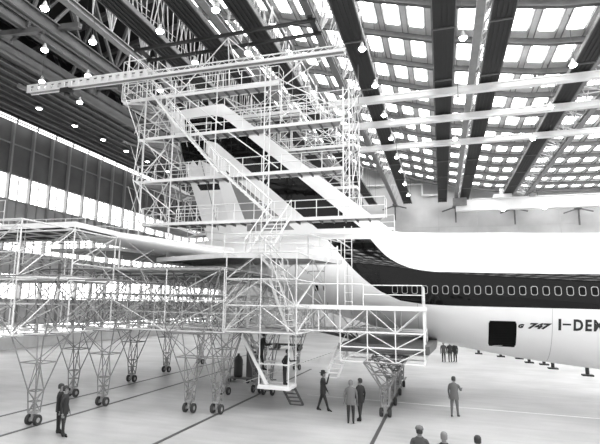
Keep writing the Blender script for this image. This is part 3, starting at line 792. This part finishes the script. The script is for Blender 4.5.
# ------------------------------------------------------------------ fin dock (upper)
U = thing('fin_dock', 'tall multi-level white scaffold wrapped around the tail fin', 'scaffold', (-12, 30.7, 8.3))
LV = [(9.8, -18.4, -2.8), (12.7, -19.0, -5.1), (15.65, -19.1, -5.2), (18.5, -20.5, -9.1)]
YN, YF = 27.9, 34.0
for i, (z, x0, x1) in enumerate(LV):
    inner_n = 28.85
    near = [(x0+.6 if i else x0, YN), (x1, YN), (x1-.3, inner_n), (x0+2.0, inner_n)]
    rear = [(x0, YN+.05), (x0+1.9, inner_n), (x0+1.6, YF-1.6), (x0, YF)]
    far = [(x0, YF), (x1, YF), (x1, YF-1.2), (x0+1.6, YF-1.2)]
    for q in (near, rear, far):
        dm = deck_mb(q, z, .1)
        if q is not rear:
            x = x0+2.1; ya, yb = (YN, inner_n) if q is near else (YF-1.2, YF)
            while x < x1-.4: dm.box(x-.03, x+.03, ya+.02, yb-.02, z-.24, z-.09, 1); x += .7
        dm.build('deck', ['deck', 'steel_mid'], U); fascia_mb(q, z+.02, .19).build('fascia', 'tube_white', U)
    b = MB(); rail(b, [(x0+.1, YN, z), (x1, YN, z), (x1, inner_n, z)]); rail(b, [(x0, YN, z), (x0, YF, z), (x1, YF, z)])
    rail(b, [(x0+2, inner_n, z), (x0+5, inner_n, z)]); b.build('railing', 'tube_white', U)
# posts
XP = [-18.6, -16.4, -13.3, -10.0, -5.1]
f = MB()
for x in XP:
    for y in (YN, YF):
        zt_ = 19.5 if x > -18 else 22.0
        if x == -5.1: zt_ = 17.6
        f.tube((x, y, 8.3 if y == YN and x < -12 else 9.75), (x, y, zt_), .045)
        if x in (-10.0, -5.1) and y == YN:
            f.tube((x+.35, y, 9.75), (x+.35, y, zt_), .045)
            k = 9.75
            while k < zt_-.6: f.tube((x, y, k), (x+.35, y, k+.6), .022, 4); k += .6
f.build('post', 'tube_white', U)
f = MB()
zl = [9.8, 12.7, 15.65, 18.5]
rnd = random.Random(4)
for a, c in zip(zl, zl[1:]):
    for i, (x0, x1) in enumerate(zip(XP, XP[1:])):
        if x0 < -12 or x0 > -6 or a > 17 or True:
            if i in (0,) : f.tube((x0, YN, a), (x1, YN, c), .03, 4); f.tube((x0, YN, c), (x1, YN, a), .03, 4)
            for y in (YF,):
                f.tube((x0, y, a), (x1, y, c), .035, 4); f.tube((x0, y, c), (x1, y, a), .035, 4)
    # outrigger triangles at the rear corner
    f.tube((-20.4, 29, c+.0), (-18.6, YN, a), .03, 4); f.tube((-19.4, YN, a+.4), (-18.6, YN, c), .03, 4)
    for k in range(7):
        y = 28+k*.9; f.tube((-18.7, y, a), (-18.7+(.9 if k % 2 else -.4), y+.5, c), .03, 4); f.tube((-17.2, y, c), (-17.2-(.7 if k % 2 else -.6), y+.5, a), .028, 4)
f.build('brace', 'tube', U)
# right end tower bracing
f = MB()
for a, c in ((9.75, 12.6), (12.6, 15.5), (15.5, 17.6), (17.6, 19.6)):
    for s in (0,):
        y0, y1 = (31.2, YF)
        f.tube((-5.1, y0, a), (-5.1, y1, c), .03, 4); f.tube((-5.1, y0, c), (-5.1, y1, a), .03, 4)
        f.tube((-5.1, y0, a), (-5.1, y0, c), .035)
    f.tube((-8, YF, a), (-5.1, YF, c), .03, 4); f.tube((-10, YF, c), (-5.1, YF, a), .03, 4)
f.build('brace', 'tube', U); f = MB()
# long members seen across the top
for p in [(-19.68, 27.2, 21.53, -15.63, 27.2, 18.25), (-15.63, 27.2, 18.25, -12.55, 27.2, 15.75), (-12.34, 27.2, 21.57, -15.63, 27.2, 18.32), (-12.34, 27.2, 21.57, -12.08, 27.2, 18.0), (-12.34, 27.2, 21.57, -8.73, 27.2, 18.22), (-8.73, 27.2, 18.22, -4.85, 27.2, 15.74), (-12.34, 27.2, 21.57, -11.43, 27.2, 18.92), (-15.63, 27.2, 18.32, -8.73, 27.2, 18.22), (-15.77, 27.2, 18.06, -8.6, 27.2, 17.94), (-8.73, 27.2, 18.22, -6.45, 27.2, 20.07), (-8.41, 27.2, 17.92, -5.36, 27.2, 19.64), (-8.73, 27.2, 18.22, -8.63, 27.2, 15.54), (-15.63, 27.2, 18.32, -17.78, 27.2, 16.63), (-19.68, 27.2, 21.53, -19.64, 27.2, 18.75), (-19.68, 27.2, 21.53, -19.96, 27.2, 18.87), (-18.53, 27.2, 15.4, -15.36, 27.2, 13.06), (-18.53, 27.2, 15.4, -19.95, 27.2, 18.72), (-18.53, 27.2, 15.4, -18.8, 27.2, 12.63), (-18.8, 27.2, 12.63, -17.69, 27.2, 9.67), (-18.8, 27.2, 12.63, -15.56, 27.2, 10.24), (-12.13, 27.2, 15.26, -8.83, 27.2, 12.72), (-18.63, 27.2, 12.48, -16.52, 27.2, 14.47)]:
    f.tube(p[:3], p[3:], .036)
f.build('brace', 'tube_white', U)
f = MB(); spaceframe(f, [-16.5, -14.4, -12.3, -10.2, -8.0], [31.5, 33.5], [18.4, 19.6], r=.03); spaceframe(f, [-9.8, -8., -6.5, -5.2], [30.5, 33.], [15.6, 17.2, 18.6], r=.024)
spaceframe(f, [-20.4, -19.2, -18.], [27.6, 30.0, 32.4], [18.4, 19.6, 21.3], r=.03); f.build('lattice_frame', 'tube_white', U)
f = MB(); f.bar((-20.3, YN, 15.6), (-18.6, 33.5, 15.6), .06, .12)
for (z, x0, x1) in LV[1:]:
    f.bar((x0, YN, z-.3), (x0+3.2, YF, z-.3), .06, .1); f.bar((x0+.2, YF, z-.3), (x0+3.2, YN, z-.3), .06, .1)
f.build('brace', 'steel_light', U)
# flights of stairs
s_ = MB(); stair(s_, (-15.3, 27.3, 15.7), (-12.6, 27.3, 12.7), .7, (0, 1, 0)); s_.build('stairs', 'tube_white', U)
s_ = MB(); stair(s_, (-12.4, 27.3, 12.7), (-9.3, 27.3, 9.9), .7, (0, 1, 0)); s_.build('stairs', 'tube_white', U)
s_ = MB(); stair(s_, (-17.8, 27.4, 18.5), (-15.4, 27.4, 15.7), .6, (0, 1, 0)); s_.build('stairs', 'tube_white', U)
s_ = MB(); stair(s_, (-9.2, 24.6, 7.2), (-8.6, 27.2, 9.8), 1.2, (1, 0, 0)); s_.build('stairs', 'tube_white', U)
s_ = MB(); stair(s_, (-12.9, 33.2, 15.4), (-10.8, 33.2, 12.7), .7, (0, 1, 0)); s_.build('stairs', 'tube_white', U)
f = MB()
for x in (-18.6, -13.3, -10., -5.1): f.tube((x, YF, 19), (x, YF, 24.), .025, 4)
f.build('suspension_rod', 'steel_light', U)

# ------------------------------------------------------------------ people
def person(label, loc, heading, top='dark_cloth', legs='dark_cloth', hair='hair_dark', hat=None, step=0., arms=('down', 'down'), lean=0., coat=True, h=1.75, group=None, cap=None):
    t = thing('person', label, 'person', loc, group); t.rotation_euler = (0, 0, heading); k = h/1.75
    V = []; E = []; Rr = []; T_ = []
    def v(p, r, kind, par=None):
        y = p[1]+max(0, p[2]-.95)*math.tan(lean)
        V.append((p[0]*k, y*k, p[2]*k)); Rr.append(r*k if not isinstance(r, tuple) else (r[0]*k, r[1]*k)); T_.append(kind)
        if par is not None: E.append((par, len(V)-1))
        return len(V)-1
    pel = v((0, 0, .95), (.15, .11), 'l'); ab = v((0, 0, 1.1), (.14, .105), 't', pel); ch = v((0, .0, 1.33), (.165, .115), 't', ab)
    nk = v((0, 0, 1.49), .058, 's', ch); jw = v((0, .025, 1.575), .068, 's', nk); sk = v((0, .005, 1.665), .088, 's', jw); v((0, 0, 1.715), .05, 's', sk)
    v((0, .108, 1.62), .012, 's', jw)
    for s in (-1, 1):
        v((s*.092, 0, 1.63), .014, 's', sk)
        fs = step*s
        hp = v((s*.09, 0, .88), .1, 'l', pel); kn = v((s*.1, fs*.45+.03*abs(step), .5), .07, 'l', hp); an = v((s*.1, fs*.9, .1), .045, 'l', kn)
        he = v((s*.1, fs*.9-.04, .045), .042, 'f', an); v((s*.12, fs*.9+.17, .035), .034, 'f', an)
        sh = v((s*.19, 0, 1.41), .066, 't', ch); a = arms[0 if s < 0 else 1]
        if a == 'down': el, ha = (s*.25, -.03-fs*.3, 1.13), (s*.26, .04-fs*.5, .88)
        elif a == 'face': el, ha = (s*.3, .18, 1.25), (s*.12, .25, 1.52)
        elif a == 'fwd': el, ha = (s*.26, .14, 1.16), (s*.2, .4, 1.2)
        elif a == 'up': el, ha = (s*.27, .2, 1.4), (s*.22, .38, 1.66)
        elif a == 'hip': el, ha = (s*.36, -.08, 1.18), (s*.2, .04, 1.0)
        elif a == 'back': el, ha = (s*.28, -.12, 1.15), (s*.07, -.19, .98)
        e = v(el, .048, 't', sh); w = v(ha, .032, 't', e)
        d = (Vector(ha)-Vector(el)).normalized(); sd = Vector((d.y, -d.x, .0)); sd = sd.normalized() if sd.length > .1 else Vector((0, 1, 0))
        pm = Vector(ha)+d*.07; pi_ = v(tuple(pm), .036, 's', w)
        for q, (o_, L) in enumerate(((-.033, .07), (-.011, .082), (.011, .078), (.033, .06))):
            b1 = pm+sd*o_+d*.045; b2 = b1+d*L*.5+Vector((0, .008, 0)); b3 = b2+d*L*.4+Vector((0, .018, 0))
            i1 = v(tuple(b1), .009, 's', pi_); i2 = v(tuple(b2), .0085, 's', i1); v(tuple(b3), .0075, 's', i2)
        b1 = pm-sd*.045+Vector((0, .02, 0)); i1 = v(tuple(b1), .011, 's', pi_); v(tuple(b1+d*.045), .009, 's', i1)
    me = bpy.data.meshes.new('body'); me.from_pydata(V, E, [])
    o = bpy.data.objects.new('tmp', me); COL.objects.link(o)
    md = o.modifiers.new('s', 'SKIN'); sv = me.skin_vertices[0].data
    for i, r in enumerate(Rr): sv[i].radius = r if isinstance(r, tuple) else (r, r)
    sv[0].use_root = True
    sb = o.modifiers.new('b', 'SUBSURF'); sb.levels = 1; sb.render_levels = 1
    bpy.context.view_layer.update()
    m2 = bpy.data.meshes.new_from_object(o.evaluated_get(bpy.context.evaluated_depsgraph_get()))
    bpy.data.objects.remove(o)
    m2.materials.clear()
    for nm in (top, legs, 'skin', 'black'): m2.materials.append(M[nm])
    VV = [Vector(p) for p in V]
    for p in m2.polygons:
        c = p.center; j = min(range(len(V)), key=lambda i: (VV[i]-c).length-(Rr[i] if not isinstance(Rr[i], tuple) else Rr[i][1])*.9)
        p.material_index = {'t': 0, 'l': 1, 's': 2, 'f': 3}[T_[j]]; p.use_smooth = True
    # set the soles on the ground
    mz = min(v_.co.z for v_ in m2.vertices)
    m2.transform(Matrix.Translation((0, 0, -mz)))
    m2.name = 'body'
    bo = bpy.data.objects.new('body', m2); COL.objects.link(bo); bo.parent = t
    hy = (1.66-.95)*math.tan(lean)
    hb = MB(); N = 14
    prof = [(.098, -.02), (.104, .03), (.095, .075), (.06, .112), (.01, .125)]
    for r, z in prof:
        for i in range(N):
            a = 2*PI*i/N; front = math.sin(a) > .35 and z < .03
            hb.v.append((k*r*.9*math.cos(a), k*(hy+(r*.75 if front else r*1.08)*math.sin(a)-.008), k*(1.655+z+(.05 if front else (-.05 if z < 0 else 0)))-mz))
    for q in range(len(prof)-1):
        for i in range(N): hb.f.append([q*N+i, q*N+(i+1) % N, (q+1)*N+(i+1) % N, (q+1)*N+i]); hb.m.append(0)
    hb.f.append([(len(prof)-1)*N+i for i in range(N)]); hb.m.append(0)
    hb.build('hair', hair, t, True, (0, 0, 0))
    if hat:
        hb = MB().lathe([(.17, .07), (.17, .08), (.105, .085), (.1, .17), (.06, .19), (.01, .18)], (0, 0, 0), 16)
        hb.v = [(x*k, y*k+hy*k, (z+1.65)*k-mz) for x, y, z in hb.v]; hb.build('hat', hat, t, True, (0, 0, 0))
    if cap:
        hb = MB().lathe([(.112, .03), (.115, .07), (.09, .125), (.02, .145)], (0, 0, 0), 16)
        hb.v = [(x*k, y*k+hy*k, (z+1.65)*k-mz) for x, y, z in hb.v]; hb.build('cap', cap, t, True, (0, 0, 0))
    for s in (-1, 1):
        eb = MB().lathe([(.004, -.012), (.011, 0), (.004, .012)], (0, 0, 0), 8); eb.v = [(x+s*.032*k, y+(.088+hy)*k, z+1.655*k-mz) for x, y, z in eb.v]; eb.build('eye', 'black', t, True, (0, 0, 0))
    if coat:
        hb = MB(); N = 18
        prof = [(.2, .135, .78), (.19, .135, .95), (.17, .125, 1.12), (.195, .135, 1.3), (.175, .11, 1.42), (.09, .075, 1.49)]
        for a_, b_, z in prof:
            for i in range(N):
                a = 2*PI*i/N; hb.v.append((k*a_*math.cos(a), k*(b_*math.sin(a)+max(0, z-.95)*math.tan(lean)), k*z-mz))
        for q in range(len(prof)-1):
            for i in range(N): hb.f.append([q*N+i, q*N+(i+1) % N, (q+1)*N+(i+1) % N, (q+1)*N+i]); hb.m.append(0)
        hb.build('jacket', top, t, True, (0, 0, 0))
    return t
R_ = math.radians
person('man in a dark suit standing at left, hands by his side, looking right', (-12.95, 15.45, 0), R_(-70), 'dark_cloth', 'dark_cloth', step=.06)
person('person in black half hidden behind the dark-suited man at left', (-13.42, 15.75, 0), R_(-60), 'black_cloth', 'black_cloth', arms=('hip', 'down'))
person('man in a dark suit and dark hat walking with a hand raised to his face', (-5.32, 23.66, 0), R_(-80), 'dark_cloth', 'dark_cloth', hat='dark_cloth', arms=('down', 'face'), step=.28)
person('man in a light grey jacket and dark trousers seen from behind', (-3.7, 21.67, 0), R_(10), 'light_cloth', 'dark_cloth', hair='hair_light')
person('man in a dark suit standing just behind the light grey jacket', (-3.42, 22.35, 0), R_(60), 'black_cloth', 'dark_cloth', step=.1)
person('man in a pale grey overall walking alone at right of the floor rail', (.39, 24.92, 0), R_(-20), 'grey_cloth', 'grey_cloth', step=.12, arms=('down', 'fwd'))
person('leftmost of three dark figures standing far back under the aircraft', (.02, 48.5, 0), R_(170), 'mid_cloth', 'dark_cloth')
person('middle of three dark figures standing far back under the aircraft', (.55, 48.7, 0), R_(200), 'dark_cloth', 'dark_cloth')
person('rightmost of three dark figures standing far back under the aircraft', (.98, 48.9, 0), R_(150), 'dark_cloth', 'black_cloth')
person('onlooker in a mid grey jacket and pale cap at the bottom edge, seen from behind', (-.68, 14.75, 0), 0, 'mid_cloth', 'dark_cloth', cap='light_cloth', h=1.66)
person('light-haired onlooker in black at the bottom edge, between two others', (-.06, 14.3, 0), R_(10), 'black_cloth', 'dark_cloth', hair='hair_light', h=1.68)
person('dark-haired onlooker in a white shirt at the bottom edge, rightmost of the three', (.74, 14.35, 0), R_(-8), 'white_cloth', 'dark_cloth', h=1.66)
person('man in dark overalls climbing the stairs inside the hanging cage', (-8.1, 22.75, 1.75), R_(-60), 'black_cloth', 'black_cloth', lean=.25, step=.15, arms=('fwd', 'fwd'))
person('man in dark overalls at the foot of the cage stairs, leaning to the right', (-6.95, 22.9, 1.15), R_(-90), 'black_cloth', 'black_cloth', lean=.2, arms=('fwd', 'hip'), coat=False, h=1.6)

# ------------------------------------------------------------------ small floor items
t = thing('gas_cylinder_cart', 'dark gas cylinder on a small wheeled cart behind the dock legs', 'cart', (-12.1, 29.9, 0))
MB().lathe([(.26, .3), (.28, .4), (.28, 1.3), (.2, 1.5), (.08, 1.6), (.08, 1.7)], (-12.1, 29.9, 0), 14).build('cylinder', 'steel_dark', t, True)
MB().box(-12.6, -11.2, 29.55, 30.25, .2, .28).bar((-11.2, 29.9, .25), (-9.6, 29.9, .28), .06, .06).build('cart_frame', 'steel_mid', t)
for x, y in ((-12.5, 29.5), (-12.5, 30.3), (-11.3, 29.5), (-11.3, 30.3)): MB().tube((x, y-.04, .12), (x, y+.04, .12), .12, 12).build('wheel', 'tyre', t)
t = thing('equipment_cabinet', 'dark upright equipment cabinet beside the gas cylinder', 'cabinet', (-11.6, 31.2, 0))
MB().box(-11.95, -11.3, 30.9, 31.5, .08, 1.75).build('body', 'steel_dark', t); MB().box(-11.9, -11.35, 30.88, 30.9, .2, 1.65).build('door', 'steel_mid', t); MB().box(-11.45, -11.41, 30.84, 30.88, .9, 1.1).build('handle', 'steel_light', t)
JK = [(3.5, 58.5, 'farthest and leftmost'), (5.4, 56.3, 'second from the left'), (6.9, 55.1, 'third from the left'), (7.25, 51.6, 'fourth from the left, larger'), (8.25, 50.5, 'fifth from the left'), (8.4, 47.6, 'with a pale top, second from the right'), (10., 44., 'rightmost at the frame edge')]
for x, y, w in JK:
    t = thing('support_stand', 'small dark support stand seen beneath the fuselage, '+w, 'stand', (x, y, 0), 'support stands under the fuselage')
    MB().box(x-.35, x+.35, y-.3, y+.3, 0, .12).build('base', 'steel_dark', t)
    MB().tube((x, y, .1), (x, y, 1.15), .13, 8).build('post', 'steel_dark', t)
    MB().tube((x, y, 1.15), (x, y, 1.7), .17, 8).build('head', 'tube_white', t)
# low trestle table far back under the dock
t = thing('tow_dolly', 'dark low dolly standing behind the legs near the back of the hangar', 'dolly', (-15.5, 52, 0))
MB().box(-17, -14, 51.5, 52.5, .5, .65).build('bed', 'steel_dark', t)
for x in (-16.7, -14.3): MB().tube((x, 51.4, .28), (x, 52.6, .28), .28, 12).build('wheel', 'tyre', t)

# ------------------------------------------------------------------ light
w = bpy.data.worlds.new('World'); bpy.context.scene.world = w; w.use_nodes = True
w.node_tree.nodes['Background'].inputs[0].default_value = (1, 1, 1, 1); w.node_tree.nodes['Background'].inputs[1].default_value = .95
for i, (x, y, z, e, s) in enumerate(((-18, 40, 22, 900, 3), (0, 50, 21, 1200, 3))):
    pass
sc = bpy.context.scene
sc.view_settings.view_transform = 'Standard'; sc.view_settings.look = 'None'; sc.view_settings.gamma = 1.0; sc.view_settings.use_curve_mapping = False
sc.view_settings.exposure = 0.4
